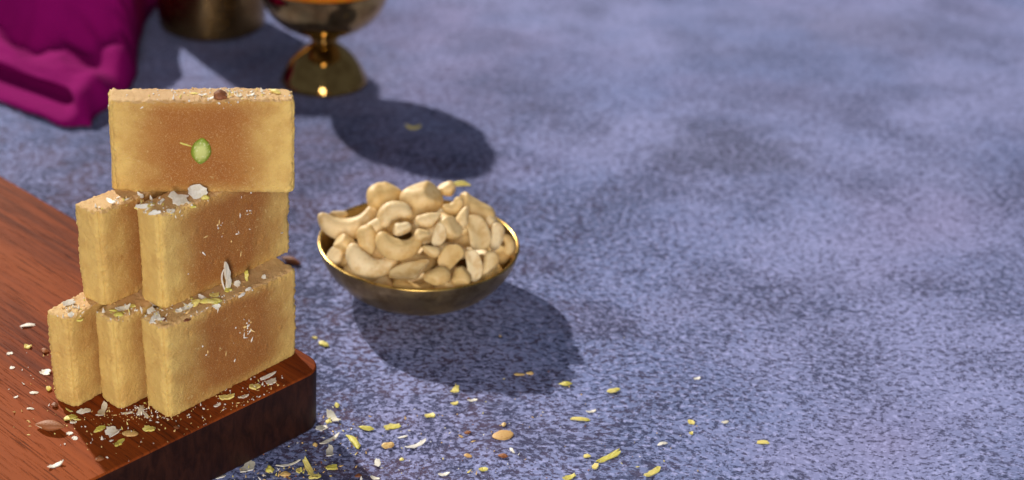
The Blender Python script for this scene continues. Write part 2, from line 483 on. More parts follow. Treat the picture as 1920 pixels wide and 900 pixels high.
    ('table', 'almond_bit', 0.0932, 0.6019, 0.0049, 0.0032, None),
    ('table', 'almond_bit', 0.0966, 0.6278, 0.0037, 0.0021, 72),
    ('table', 'almond_bit', 0.0268, 0.5871, 0.0038, 0.0023, None),
    ('table', 'almond_slice', 0.0951, 0.619, 0.0109, 0.0099, None),
    ('table', 'almond_piece', -0.0045, 0.788, 0.0132, 0.0029, -29),
]
CASHEWS = [
    ('whole', 0.0261, 0.761, 0.0413, 0.0334, 0.0113, 8, 10),
    ('chunk', 0.0453, 0.7686, 0.0518, 0.0176, 0.0156, 20, 0),
    ('chunk', 0.0645, 0.7628, 0.0537, 0.0225, 0.0169, 10, 0),
    ('whole', 0.05, 0.745, 0.0506, 0.0199, 0.01, 200, 20),
    ('chunk', 0.0246, 0.7444, 0.0353, 0.0123, 0.0095, -30, 0),
    ('chunk', 0.0352, 0.7383, 0.0406, 0.0155, 0.01, 95, 0),
    ('whole', 0.0517, 0.7315, 0.0433, 0.0252, 0.011, -5, 0),
    ('whole', 0.0348, 0.7286, 0.0317, 0.0286, 0.0115, -16, 10),
    ('chunk', 0.0188, 0.744, 0.0288, 0.0101, 0.0078, 60, 0),
    ('half', 0.0563, 0.7208, 0.0332, 0.0223, 0.0125, 18, -40),
    ('half', 0.0664, 0.7412, 0.0513, 0.016, 0.0077, 6, 10),
    ('half', 0.0715, 0.7328, 0.0463, 0.0126, 0.0071, 80, 0),
    ('chunk', 0.0786, 0.7395, 0.0476, 0.0132, 0.011, -40, 0),
    ('half', 0.0768, 0.7259, 0.0375, 0.0147, 0.012, 60, -10),
    ('half', 0.0701, 0.7179, 0.031, 0.0141, 0.0098, 10, -30),
    ('half', 0.0891, 0.726, 0.0325, 0.017, 0.0088, 100, 0),
    ('half', 0.0977, 0.7309, 0.0305, 0.0144, 0.0083, 75, 0),
    ('half', 0.0924, 0.7422, 0.0418, 0.0216, 0.0127, 110, 15),
    ('chunk', 0.1032, 0.7489, 0.037, 0.0146, 0.0073, 80, 0),
    ('whole', 0.1088, 0.7507, 0.0317, 0.0124, 0.0051, 110, 0),
    ('half', 0.0935, 0.7641, 0.0471, 0.0249, 0.0124, -38, -10),
    ('whole', 0.0805, 0.7551, 0.0528, 0.0123, 0.0067, 30, 30),
    ('chunk', 0.0791, 0.7758, 0.0525, 0.0097, 0.008, 0, 0),
    ('chunk', 0.053, 0.7369, 0.0485, 0.0099, 0.0066, 15, 0),
    ('chunk', 0.0675, 0.7253, 0.0416, 0.0093, 0.0055, -20, 0),
    ('chunk', 0.0215, 0.7806, 0.0337, 0.0105, 0.0052, 10, 0),
    ('chunk', 0.0827, 0.72, 0.0286, 0.0082, 0.0109, 80, 0),
    ('chunk', 0.0632, 0.7323, 0.0469, 0.0077, 0.0066, 0, 0),
    ('half', 0.0849, 0.7463, 0.0491, 0.0139, 0.0072, 60, 0),
    ('chunk', 0.1015, 0.7587, 0.0412, 0.0102, 0.0068, -50, 0),
    ('half', 0.0389, 0.7431, 0.046, 0.0139, 0.0083, 30, 0),
]
CLUSTERS = [
    ('tier2', -0.0726, 0.6107, 0.0059, 0.0062, 130),
    ('tier2', -0.0589, 0.6091, 0.0068, 0.0041, 60),
    ('tier2', -0.0477, 0.6117, 0.0057, 0.0031, 40),
    ('tier1', -0.0748, 0.5983, 0.0041, 0.0037, 70),
    ('tier1', -0.0619, 0.5951, 0.0041, 0.0037, 70),
    ('tier1', -0.0496, 0.6006, 0.0058, 0.0037, 70),
    ('tier1', -0.0373, 0.609, 0.0058, 0.0038, 50),
    ('tier1', -0.026, 0.6195, 0.0059, 0.0029, 30),
    ('tier1', -0.097, 0.6006, 0.0032, 0.0042, 90),
    ('board', -0.08, 0.5793, 0.0139, 0.0104, 60),
    ('board', -0.0717, 0.5909, 0.0071, 0.0025, 70),
    ('board', -0.0286, 0.6025, 0.0107, 0.0061, 60),
    ('board', -0.1161, 0.6135, 0.0145, 0.0277, 40),
    ('board', -0.0146, 0.6157, 0.0049, 0.0036, 20),
    ('board', -0.054, 0.5897, 0.0094, 0.0042, 30),
    ('tier3', -0.0317, 0.6308, 0.0102, 0.0036, 210),
    ('tier3', -0.0588, 0.6308, 0.0158, 0.0036, 40),
    ('tier3', -0.0136, 0.6308, 0.0068, 0.0036, 40),
    ('table', 0.0197, 0.6133, 0.0197, 0.0176, 60),
    ('table', 0.0708, 0.6048, 0.0244, 0.0172, 70),
    ('table', 0.1436, 0.6309, 0.0302, 0.0278, 50),
    ('table', -0.0036, 0.5899, 0.0144, 0.0033, 90),
    ('table', 0.0201, 0.6264, 0.0075, 0.0067, 30),
]

# ------------------------------------------------------------------ table top
def make_table():
    v = [(-2.5, -1.2, 0), (2.5, -1.2, 0), (2.5, 3.2, 0), (-2.5, 3.2, 0)]
    v += [(x, y, -0.03) for x, y, z in v]
    f = [(0, 1, 2, 3), (7, 6, 5, 4), (0, 4, 5, 1), (1, 5, 6, 2), (2, 6, 7, 3), (3, 7, 4, 0)]
    o = mesh_obj('table_surface', v, f, M['table'], smooth=False)
    tag(o, 'mottled lilac blue plaster tabletop with dark pitted speckles', 'table', kind='structure')
    return o
table = make_table()

# ------------------------------------------------------------------ wooden board
BT = 0.032
def make_board():
    L, W, R = 0.42, 0.22, 0.012
    def loop(inset, z):
        r = max(R - inset, 0.0005)
        pts = []
        for cx, cy, a0 in ((L - R, R, -90), (L - R, W - R, 0), (R, W - R, 90), (R, R, 180)):
            for k in range(9):
                a = RAD(a0 + 90 * k / 8)
                pts.append((cx + r * math.cos(a), cy + r * math.sin(a), z))
        return pts
    spec = [(0.002, 0), (0.0006, 0.0006), (0, 0.002), (0, BT - 0.0008), (0.00025, BT - 0.00025), (0.0008, BT)]
    vs, fs = [], []
    for s in spec:
        vs += loop(*s)
    n = 36
    for k in range(len(spec) - 1):
        for i in range(n):
            j = (i + 1) % n
            fs.append((k * n + i, k * n + j, (k + 1) * n + j, (k + 1) * n + i))
    fs.append(tuple((len(spec) - 1) * n + i for i in range(n)))
    fs.append(tuple(reversed(range(n))))
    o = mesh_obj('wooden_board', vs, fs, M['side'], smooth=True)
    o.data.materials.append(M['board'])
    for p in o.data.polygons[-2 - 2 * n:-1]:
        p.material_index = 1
    for p in o.data.polygons[-2:]:
        p.use_smooth = False
    o.location = (0.0132, 0.6290, 0)
    o.rotation_euler = (0, 0, RAD(131.9))
    tag(o, 'thick reddish brown wooden board with rounded corner and dark sides', 'serving board')
    return o
board = make_board()

# ------------------------------------------------------------------ sweet blocks
def rounded_grid(L, W, H, step):
    """surface grid of a box, bottom centre at the origin, x along the length"""
    n = [max(2, round(d / step)) for d in (L, W, H)]
    half = (L / 2, W / 2, H / 2)
    idx, verts, faces = {}, [], []
    def vid(i, j, k):
        key = (i, j, k)
        if key not in idx:
            idx[key] = len(verts)
            verts.append(Vector((-half[0] + L * i / n[0], -half[1] + W * j / n[1], -half[2] + H * k / n[2])))
        return idx[key]
    for i in range(n[0]):
        for j in range(n[1]):
            faces.append((vid(i, j, 0), vid(i, j + 1, 0), vid(i + 1, j + 1, 0), vid(i + 1, j, 0)))
            faces.append((vid(i, j, n[2]), vid(i + 1, j, n[2]), vid(i + 1, j + 1, n[2]), vid(i, j + 1, n[2])))
    for i in range(n[0]):
        for k in range(n[2]):
            faces.append((vid(i, 0, k), vid(i + 1, 0, k), vid(i + 1, 0, k + 1), vid(i, 0, k + 1)))
            faces.append((vid(i, n[1], k), vid(i, n[1], k + 1), vid(i + 1, n[1], k + 1), vid(i + 1, n[1], k)))
    for j in range(n[1]):
        for k in range(n[2]):
            faces.append((vid(0, j, k), vid(0, j, k + 1), vid(0, j + 1, k + 1), vid(0, j + 1, k)))
            faces.append((vid(n[0], j, k), vid(n[0], j + 1, k), vid(n[0], j + 1, k + 1), vid(n[0], j, k + 1)))
    return verts, faces, half

def make_block(label, corner, z, ang, L, W, H, seed, lean=0.0, step=0.00062):
    verts, faces, half = rounded_grid(L, W, H, step)
    rs = random.Random(seed * 7)
    r0 = 0.0021
    tap = [rs.uniform(-0.0011, 0.0011) for _ in range(6)]
    so = Vector((seed * 1.37, seed * 2.11, seed * 0.73))
    N = noise.noise
    for v in verts:
        r = r0 * (1 + 0.30 * N(v * 30 + so))
        inner = Vector([max(-half[a] + r, min(half[a] - r, v[a])) for a in range(3)])
        # vertical edges are worn rounder than the rest
        rv = 0.0034 * (1 + 0.25 * N(Vector((v.x * 40, v.y * 40, v.z * 45)) + so))
        dx = v.x - max(-half[0] + rv, min(half[0] - rv, v.x))
        dy = v.y - max(-half[1] + rv, min(half[1] - rv, v.y))
        d = v - inner
        if abs(abs(v.z) - half[2]) > r and abs(d.z) < 1e-9 and abs(d.x) > 1e-9 and abs(d.y) > 1e-9:
            inner = Vector((v.x if abs(v.x) < half[0] - 1e-7 else inner.x, v.y if abs(v.y) < half[1] - 1e-7 else inner.y, v.z))
            d = v - inner
        if d.length < 1e-9:
            d = Vector((0, 0, 1))
        nd = d.normalized()
        p = inner + nd * r
        if abs(dx) > 1e-7 and abs(dy) > 1e-7:
            m = max(abs(dx), abs(dy)); l = math.hypot(dx, dy)
            p.x += dx / l * m - dx
            p.y += dy / l * m - dy
            hz2 = math.hypot(nd.x, nd.y)
            if hz2 > 0.05:
                p -= Vector((d.x, d.y, 0)) * 0
                nd = Vector((dx / l * hz2, dy / l * hz2, nd.z)).normalized()
        # how near to an edge of the block
        prox = sorted((half[a] - abs(v[a])) for a in range(3))[1]
        e = max(0.0, 1.0 - prox / 0.0045)
        q = v + so
        big = N(q * 38) * 0.00075 + N(q * 95) * 0.00012
        fine = N(q * 420) * 0.00008 + N(q * 900) * 0.00020
        cr = N(q * 210)
        rag = e * (N(q * 520) * 0.00028 + N(q * 850) * 0.00075 - max(0.0, cr - 0.32) * 0.0014)
        # shallow pits and torn crumbs
        pit = -max(0.0, N(q * 260 + Vector((9, 3, 1))) - 0.52) * 0.0016
        nub = max(0.0, N(q * 330 + Vector((2, 8, 5))) - 0.55) * 0.0014
        # keep the standing face flat
        k = 0.35 if v.z < -half[2] + 1e-6 else 1.0
        v_new = p + nd * ((big + fine + rag + pit + nub) * k)
        # hand-cut: faces not quite square, edges slightly bowed
        a, c, hz = v.x / half[0], v.y / half[1], v.z / half[2]
        v_new.x += tap[0] * hz * 0.6 + tap[1] * c * 0.8
        v_new.y += tap[2] * hz * 0.5 + tap[3] * (a * a - 0.5) * 0.6
        v_new.z += (tap[4] * a * 0.5 + tap[5] * (a * a - 0.5) * 0.4) * (0.5 + 0.5 * hz)
        # crumbled away corners
        ch = max(0.0, N(v * 85 + so * 3) - 0.30) * e * 0.0034
        v_new -= nd * ch
        v.x, v.y, v.z = v_new.x, v_new.y, v_new.z + half[2]
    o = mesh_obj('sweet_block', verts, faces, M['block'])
    a = RAD(ang)
    lx, ly = math.cos(a), math.sin(a)
    o.location = (corner[0] + lx * L / 2 - ly * W / 2, corner[1] + ly * L / 2 + lx * W / 2, z)
    o.rotation_euler = (0, RAD(lean), a)
    tag(o, label, 'sweet', 'cut blocks of the stacked golden sweet')
    return o

Z1 = BT - 0.0003
Z2 = BT + 0.0452
Z3 = BT + 0.0904
blocks = {}
blocks['A'] = make_block('sweet block with smooth pale end, outermost of bottom row, farthest from the dark board edge',
                         (-0.0993, 0.5925), Z1, 50, 0.074, 0.0142, 0.0462, 1)
blocks['B'] = make_block('middle sweet block of the bottom row, wedged between two others on board',
                         (-0.0786, 0.5908), Z1, 46, 0.075, 0.0150, 0.0462, 2)
blocks['C'] = make_block('bottom row sweet block with whole brown long side facing the dark board edge',
                         (-0.0569, 0.5842), Z1, 44.2, 0.0795, 0.0172, 0.0462, 3)
blocks['D'] = make_block('middle tier sweet block with narrow torn side, partly tucked beside the longer looking one',
                         (-0.0848, 0.6030), Z2, 46, 0.075, 0.0158, 0.0458, 4)
blocks['E'] = make_block('middle tier sweet block with wide brown side dotted with white coconut specks',
                         (-0.0583, 0.6006), Z2, 45.5, 0.0792, 0.0168, 0.0458, 5)
blocks['F'] = make_block('single sweet block topping the stack, pistachio half pressed into its broad face',
                         (-0.0812, 0.6248), Z3, -0.4, 0.0790, 0.0158, 0.0436, 6)

def world_bvh(objs):
    vs, fs = [], []
    for o in objs:
        mw = Matrix.LocRotScale(o.location, o.rotation_euler, None)
        b = len(vs)
        vs += [mw @ v.co for v in o.data.vertices]
        fs += [tuple(b + i for i in p.vertices) for p in o.data.polygons]
    return BVHTree.FromPolygons(vs, fs)
SUP = {
    'board': (world_bvh([board]), BT, (-0.06, 0.66)),
    'tier1': (world_bvh([blocks[k] for k in 'ABC']), BT + 0.0462, (-0.05, 0.63)),
    'tier2': (world_bvh([blocks[k] for k in 'DE']), BT + 0.0912, (-0.05, 0.635)),
    'tier3': (world_bvh([blocks['F']]), BT + 0.134, (-0.042, 0.633)),
    'table': (None, 0.0, None),
}
def land(sup, x, y):
    """height of the support under (x, y); slides a little inwards when it would fall off"""
    bvh, z, c = SUP[sup]
    if bvh is None:
        return x, y, 0.0
    for k in range(14):
        h = bvh.ray_cast(Vector((x, y, z + 0.006)), Vector((0, 0, -1)), 0.012)
        if h[0] is not None:
            return x, y, h[0].z
        x += (c[0] - x) * 0.05
        y += (c[1] - y) * 0.05
    return None

# ------------------------------------------------------------------ scattered nuts and coconut
def flake_mesh(L, W, rnd, thick=0.0005):
    """curved irregular shaving, closed, lying in x/y with its lowest point near z = 0"""
    nx, ny = 6, 3
    curl = rnd.uniform(0.3, 1.3) * rnd.choice((1, 1, -0.6))
    tw = rnd.uniform(-0.5, 0.5)
    el = [rnd.uniform(0.70, 1.12) for _ in range(ny + 1)]
    tap = [0.45 + 0.6 * math.sin(math.pi * (i + 0.6) / (nx + 1.2)) for i in range(nx + 1)]
    ew = [(tap[i] * rnd.uniform(0.55, 1.12), tap[i] * rnd.uniform(0.55, 1.12)) for i in range(nx + 1)]
    pts = []
    for j in range(ny + 1):
        for i in range(nx + 1):
            a = (i / nx - 0.5) * L * el[j]
            b = j / ny - 0.5
            b *= W * (ew[i][0] if b < 0 else ew[i][1])
            z = curl * a * a / max(L, 1e-4) * 0.6 + tw * a * b / max(L, 1e-4) + rnd.uniform(-0.00008, 0.00008)
            pts.append(Vector((a, b, z)))
    n = len(pts)
    vs = [p + Vector((0, 0, thick)) for p in pts] + pts
    mz = min(p.z for p in vs)
    for p in vs:
        p.z -= mz
    fs = []
    I = lambda i, j: j * (nx + 1) + i
    for j in range(ny):
        for i in range(nx):
            fs.append((I(i, j), I(i + 1, j), I(i + 1, j + 1), I(i, j + 1)))
            fs.append((n + I(i, j + 1), n + I(i + 1, j + 1), n + I(i + 1, j), n + I(i, j)))
    ring = [I(i, 0) for i in range(nx)] + [I(nx, j) for j in range(ny)] + [I(i, ny) for i in range(nx, 0, -1)] + [I(0, j) for j in range(ny, 0, -1)]
    for k in range(len(ring)):
        a, b = ring[k], ring[(k + 1) % len(ring)]
        fs.append((n + a, n + b, b, a))
    return vs, fs

def lens_mesh(L, W, H, rnd, pointy=1.0, rough=0.12, bend=0.0, nu=9, nv=10):
    """closed, pointed or blunt nut piece; lowest point at z = 0"""
    vs, fs = [], []
    sd = Vector((rnd.uniform(0, 50), rnd.uniform(0, 50), rnd.uniform(0, 50)))
    for i in range(nu):
        s = (i + 0.5) / nu
        c = math.sin(math.pi * s) ** (0.55 + 0.45 * pointy)
        for j in range(nv):
            a = 2 * math.pi * j / nv
            p = Vector(((s - 0.5) * L, math.cos(a) * W / 2 * c, math.sin(a) * H / 2 * c))
            k = 1 + rough * 2 * noise.noise(Vector((p.x / L * 2.2, p.y / W * 2.2, p.z / H * 2)) + sd)
            p.y *= k; p.z *= k
            p.y += bend * L * (0.25 - (2 * (s - 0.5)) ** 2 * 0.5)
            vs.append(p)
    vs.append(Vector((-L / 2, -bend * L * 0.2, 0))); vs.append(Vector((L / 2, -bend * L * 0.2, 0)))
    for i in range(nu - 1):
        for j in range(nv):
            k = (j + 1) % nv
            fs.append((i * nv + j, (i + 1) * nv + j, (i + 1) * nv + k, i * nv + k))
    a, b = len(vs) - 2, len(vs) - 1
    for j in range(nv):
        k = (j + 1) % nv
        fs.append((a, j, k)); fs.append((b, (nu - 1) * nv + k, (nu - 1) * nv + j))
    mz = min(p.z for p in vs)
    for p in vs:
        p.z -= mz
    return vs, fs

WHERE = {'board': 'on the reddish wooden board', 'tier1': 'on top of the bottom row of sweets',
         'tier2': 'on top of the middle tier of sweets', 'tier3': 'on top of the uppermost sweet block',
         'table': 'on the speckled blue tabletop'}
KIND = {'flake': ('coconut_flake', 'white coconut shaving ', 'coconut', 'coconut shavings '),
        'pistachio': ('pistachio_sliver', 'yellow pistachio sliver ', 'pistachio', 'pistachio slivers '),
        'almond_bit': ('almond_chip', 'brown almond chip ', 'almond', 'almond chips '),
        'almond_slice': ('almond_slice', 'flat tan almond slice ', 'almond', None),
        'almond_piece': ('almond_piece', 'brown skinned almond piece ', 'almond', None)}

def spot_phrase(sup, x, y):
    """what the piece lies on or beside"""
    if sup == 'board':
        if y < 0.5925 + 0.0 * x and x < -0.055 and x > -0.112:
            return 'on the board at the foot of the stacked sweets'
        if x > -0.055:
            return 'on the shaded board strip beside the long brown side'
        return 'on the open lit grain of the reddish board'
    if sup == 'table':
        if y > 0.9:
            return 'in the shadow of the goblet'
        if x < 0.005 and y < 0.62:
            return 'on the tabletop under the dark side of the board'
        if x < 0.030:
            return 'on the tabletop beside the rounded board corner'
        if x < 0.062:
            return 'on the tabletop between board corner and almond slice'
        if x < 0.105:
            return 'on the tabletop round the large almond slice'
        return 'on open tabletop beyond the almond slice'
    return WHERE[sup]

def place_piece(sup, kind, x, y, L, W, ang, rnd):
    got = land(sup, x, y)
    if got is None:
        return
    x, y, z = got
    name, lab, cat, grp = KIND[kind]
    L = max(L, 0.0014); W = max(W, 0.0010)
    if kind == 'flake':
        W = min(W, L * 1.3) if ang is None else W
        vs, fs = flake_mesh(L, W, rnd)
        o = mesh_obj(name, vs, fs, M['flake'], smooth=False)
    elif kind == 'pistachio':
        W2 = min(W, 0.0045)
        if rnd.random() < 0.75:
            vs, fs = flake_mesh(L, W2 * 0.95, rnd, min(0.0008, W2 * 0.4))
        else:
            vs, fs = lens_mesh(L, W2, min(W2 * 0.6, 0.0024), rnd, rnd.choice((0.1, 0.5, 0.9)), 0.38, rnd.uniform(-0.35, 0.35))
        o = mesh_obj(name, vs, fs, M['pistachio'], smooth=False)
    elif kind == 'almond_bit':
        W2 = min(W, 0.0050)
        vs, fs = lens_mesh(L, W2, min(W2, L) * 0.55, rnd, 0.2, 0.32, 0, 7, 8)
        o = mesh_obj(name, vs, fs, M['almond_tan'] if rnd.random() < 0.55 else M['almond_skin'], smooth=False)
        if sup != 'table':
            o.data.materials[0] = M['almond_skin']
    elif kind == 'almond_slice':
        vs, fs = lens_mesh(L, W * 0.8, 0.0013, rnd, 0.0, 0.14, 0, 9, 14)
        o = mesh_obj(name, vs, fs, M['almond_tan'])
    else:
        vs, fs = lens_mesh(L, min(W * 1.5, L * 0.45), 0.0042, rnd, 0.9, 0.1, 0.06, 12, 12)
        o = mesh_obj(name, vs, fs, M['almond_skin'])
        o.data.materials.append(M['almond_white'])
        for p in o.data.polygons:
            if p.center.x < -L * 0.22 and p.normal.z > 0.1:
                p.material_index = 1
    tilt = 0.10 if sup == 'table' else 0.16
    flat = kind in ('almond_slice',)
    o.rotation_euler = (0 if flat else rnd.uniform(-tilt, tilt), 0 if flat else rnd.uniform(-tilt, tilt),
                        RAD(ang) if ang is not None else rnd.uniform(-0.35, 0.35))
    o.location = (x, y, z - 0.0003)
    if kind == 'flake' and sup in ('tier1', 'tier2'):      # propped up on the crumbs below them
        th = rnd.uniform(0.25, 0.75)
        o.rotation_euler.x = th
        o.location.z += W * 0.5 * math.sin(th) * 0.7
    ratio = max(L, W) / max(1e-6, min(L, W))
    size = max(L, W)
    shape = ('long thin ' if size > 0.0055 else 'short narrow ') if ratio > 2.2 else ('broad ' if size > 0.0045 else 'tiny ')
    if grp is None:
        shape = ''
    near = spot_phrase(sup, x, y)
    tag(o, shape + lab + near, cat, shape + grp + near if grp else None)
    return o

rnd = random.Random(11)
for row in PIECES:
    place_piece(*row, rnd)

# pieces pressed on or leaning against the blocks
vs, fs = lens_mesh(0.0126, 0.0090, 0.0044, random.Random(3), 0.35, 0.06, 0, 14, 16)
o = mesh_obj('pistachio_half', vs, fs, M['pistachio_cut'])
o.rotation_euler = (RAD(90), RAD(-84), 0)
o.rotation_euler = Matrix(((0.12, -0.99, 0), (0, 0, -1), (0.99, 0.12, 0))).to_euler()
o.location = (-0.0417, 0.6268, 0.1428)
tag(o, 'green pistachio half pressed into the face of the uppermost sweet block', 'pistachio')
vs, fs = lens_mesh(0.0068, 0.0014, 0.0012, random.Random(5), 0.8, 0.2, 0.1)
o = mesh_obj('pistachio_sliver', vs, fs, M['pistachio'])
o.rotation_euler = (0, RAD(20), 0)
o.location = (-0.0488, 0.6247, 0.1454)
tag(o, 'thin pale pistachio splinter stuck beside the pistachio half on the uppermost block', 'pistachio')

def lean_flake(name, mat, label, cat, x, y, L, W, tilt, rz, seed, thick=0.0006):
    got = land('tier1', x, y)
    vs, fs = flake_mesh(L, W, random.Random(seed), thick)
    vs = [Vector((v.y, -v.z, v.x + L / 2)) for v in vs]
    o = mesh_obj(name, vs, fs, mat, smooth=False)
    o.location = (got[0], got[1], got[2] - 0.0006)
    o.rotation_euler = (RAD(-tilt), 0, RAD(rz))
    tag(o, label, cat)
    return o
lean_flake('coconut_flake', M['flake'], 'tall white coconut strip leaning upright against the middle tier block', 'coconut',
           -0.0318, 0.6200, 0.0128, 0.0030, 6, 45, 21, 0.0011)
lean_flake('coconut_flake', M['flake'], 'thread thin coconut shred standing beside the tall coconut strip', 'coconut',
           -0.0340, 0.6195, 0.0110, 0.0006, 4, 45, 22)
lean_flake('pistachio_sliver', M['pistachio'], 'upright pistachio splinter leaning on the middle tier block', 'pistachio',
           -0.0235, 0.6285, 0.0058, 0.0022, 8, 10, 23, 0.0011)
vs, fs = lens_mesh(0.0058, 0.0056, 0.0050, random.Random(8), -0.3, 0.14, 0, 9, 10)
got = land('tier3', -0.0335, 0.6275)
o = mesh_obj('almond_chunk', vs, fs, M['almond_skin'], smooth=False)
o.location = (-0.0335, 0.6275, got[2] - 0.0012); o.rotation_euler = (0.25, 0.1, 0.4)
tag(o, 'chunky reddish almond cube sitting on top of the uppermost sweet block', 'almond')

# crumbs too small to pick apart
def crumbs(name, label, cat, mats, spots, seed, smin, smax):
    r2 = random.Random(seed)
    vs, fs, mi = [], [], []
    def shard(p, s, nrm=None):
        e = Euler((r2.uniform(0, 6), r2.uniform(0, 6), r2.uniform(0, 6))).to_matrix()
        el = r2.choice((1, 1.3, 2.6, 3.4))
        b = len(vs)
        for c in ((1, 0.1, 0), (-1, 0, 0.1), (0, 0.5, 0.05), (0.1, -0.5, 0), (0.1, 0.1, 0.35), (0, 0, -0.35)):
            vs.append(Vector(p) + e @ Vector((c[0] * s * el * 0.5, c[1] * s * 0.9, c[2] * s)))
        k = r2.choice(range(len(mats)))
        for f in ((0, 2, 4), (2, 1, 4), (1, 3, 4), (3, 0, 4), (2, 0, 5), (1, 2, 5), (3, 1, 5), (0, 3, 5)):
            fs.append(tuple(b + i for i in f)); mi.append(k)
    for sp in spots:
        if sp[0] == 'face':
            _, bvh, c, right, up, nrm, su, sv, n = sp
            for _i in range(n):
                q = Vector(c) + Vector(right) * r2.gauss(0, su) + Vector(up) * r2.gauss(0, sv)
                h = bvh.ray_cast(q + Vector(nrm) * 0.01, -Vector(nrm), 0.02)
                if h[0] is not None:
                    shard(h[0], r2.uniform(smin, smax) * 0.9)
        else:
            sup, x, y, sx, sy, n = sp
            for _i in range(int(n * (0.55 if sup.startswith('tier') else 1))):
                got = land(sup, x + r2.gauss(0, sx), y + r2.gauss(0, sy))
                if got:
                    s = r2.uniform(smin, smax) * (r2.random() ** 1.2 * 0.9 + 0.4)
                    shard((got[0], got[1], got[2] + s * 0.12), s)
    me = mesh_obj(name, vs, fs, mats[0], smooth=False)
    for m in mats[1:]:
        me.data.materials.append(m)
    me.data.polygons.foreach_set('material_index', mi)
    tag(me, label, cat, kind='stuff')
    return me
mixm = [M['flake']] * 6 + [M['crumb']] * 3 + [M['pistachio']]
for sup in ('board', 'tier1', 'tier2', 'tier3', 'table'):
    crumbs('coconut_crumbs', 'fine coconut and nut crumbs sprinkled ' + WHERE[sup], 'crumbs',
           mixm if sup != 'table' else [M['flake'], M['crumb'], M['crumb'], M['pistachio'], M['almond_skin']],
           [c for c in CLUSTERS if c[0] == sup], len(sup) + 40, 0.0006, 0.0012 if sup in ('board', 'table') else 0.0015)
bC, bE = world_bvh([blocks['C']]), world_bvh([blocks['E']])
ca, sa = math.cos(RAD(44.2)), math.sin(RAD(44.2))
def face_pt(corner, along, z):
    return (corner[0] + ca * along, corner[1] + sa * along, z)
fr, fu, fn = (ca, sa, 0), (0, 0, 1), (sa, -ca, 0)
crumbs('coconut_crumbs', 'white coconut specks stuck to brown sides of the lower sweet blocks', 'crumbs', [M['flake'], M['flake'], M['crumb']],
       [('face', bC, face_pt((-0.0569, 0.5842), 0.047, BT + 0.0285), fr, fu, fn, 0.0016, 0.0035, 26),
        ('face', bC, face_pt((-0.0569, 0.5842), 0.035, BT + 0.0250), fr, fu, fn, 0.012, 0.008, 8),
        ('face', bE, face_pt((-0.0583, 0.6006), 0.052, Z2 + 0.0290), fr, fu, fn, 0.0012, 0.0009, 7),
        ('face', bE, face_pt((-0.0583, 0.6006), 0.033, Z2 + 0.0300), fr, fu, fn, 0.0010, 0.0009, 7),
        ('face', bE, face_pt((-0.0583, 0.6006), 0.038, Z2 + 0.0240), fr, fu, fn, 0.013, 0.009, 14)], 77, 0.0006, 0.0015)
crumbs('fudge_crumbs', 'golden sweet crumbs fallen round the foot of the stack', 'crumbs', [M['crumb']],
       [('board', -0.078, 0.586, 0.018, 0.004, 60), ('board', -0.03, 0.606, 0.02, 0.02, 30)], 78, 0.0005, 0.0011)

# ------------------------------------------------------------------ turned brass ware
def lathe(name, prof, mat, parent=None, seg=96):
    """prof: closed or open list of (r, z); r = 0 ends are welded"""
    vs, fs, rows = [], [], []
    for r, z in prof:
        if r < 1e-6:
            rows.append([len(vs)] * seg); vs.append((0, 0, z))
        else:
            rows.append(list(range(len(vs), len(vs) + seg)))
            vs += [(r * math.cos(2 * math.pi * i / seg), r * math.sin(2 * math.pi * i / seg), z) for i in range(seg)]
    for a, b in zip(rows, rows[1:]):
        for i in range(seg):
            j = (i + 1) % seg
            f = []
            for k in (a[i], a[j], b[j], b[i]):
                if k not in f:
                    f.append(k)
            if len(f) > 2:
                fs.append(tuple(f))
    return mesh_obj(name, vs, fs, mat, parent)

def smooth_profile(pts, n=6):
    out = []
    P = [pts[0]] + list(pts) + [pts[-1]]
    for i in range(1, len(P) - 2):
        p0, p1, p2, p3 = P[i - 1], P[i], P[i + 1], P[i + 2]
        for k in range(n):
            t = k / n
            out.append(tuple(0.5 * (2 * p1[a] + (p2[a] - p0[a]) * t + (2 * p0[a] - 5 * p1[a] + 4 * p2[a] - p3[a]) * t * t
                             + (3 * p1[a] - p0[a] - 3 * p2[a] + p3[a]) * t ** 3) for a in (0, 1)))
    out.append(tuple(pts[-1]))
    return [(max(0.0, r), z) for r, z in out]

# nut bowl
BC = (0.0640, 0.7580)
bowl = empty('brass_bowl', (BC[0], BC[1], 0))
outer = smooth_profile([(0.0, 0.0010), (0.018, 0.0005), (0.0250, 0.0004), (0.0335, 0.0030), (0.0420, 0.0085), (0.0485, 0.0155), (0.0522, 0.0220), (0.0535, 0.0272)])
inner = smooth_profile([(0.0522, 0.0272), (0.0505, 0.0220), (0.0470, 0.0163), (0.0405, 0.0102), (0.0320, 0.0050), (0.0, 0.0030)])
lathe('bowl_wall', [(r, z * 1.073) for r, z in outer + inner], M['bowl'], bowl)
ring = []
for k in range(13):
    a = 2 * math.pi * k / 12
    ring.append((0.0529 + 0.0009 * math.cos(a), 0.0293 + 0.0006 * math.sin(a)))
lathe('rim', ring, M['rim'], bowl)
tag(bowl, 'shallow round brass bowl heaped with cashew nuts', 'bowl')

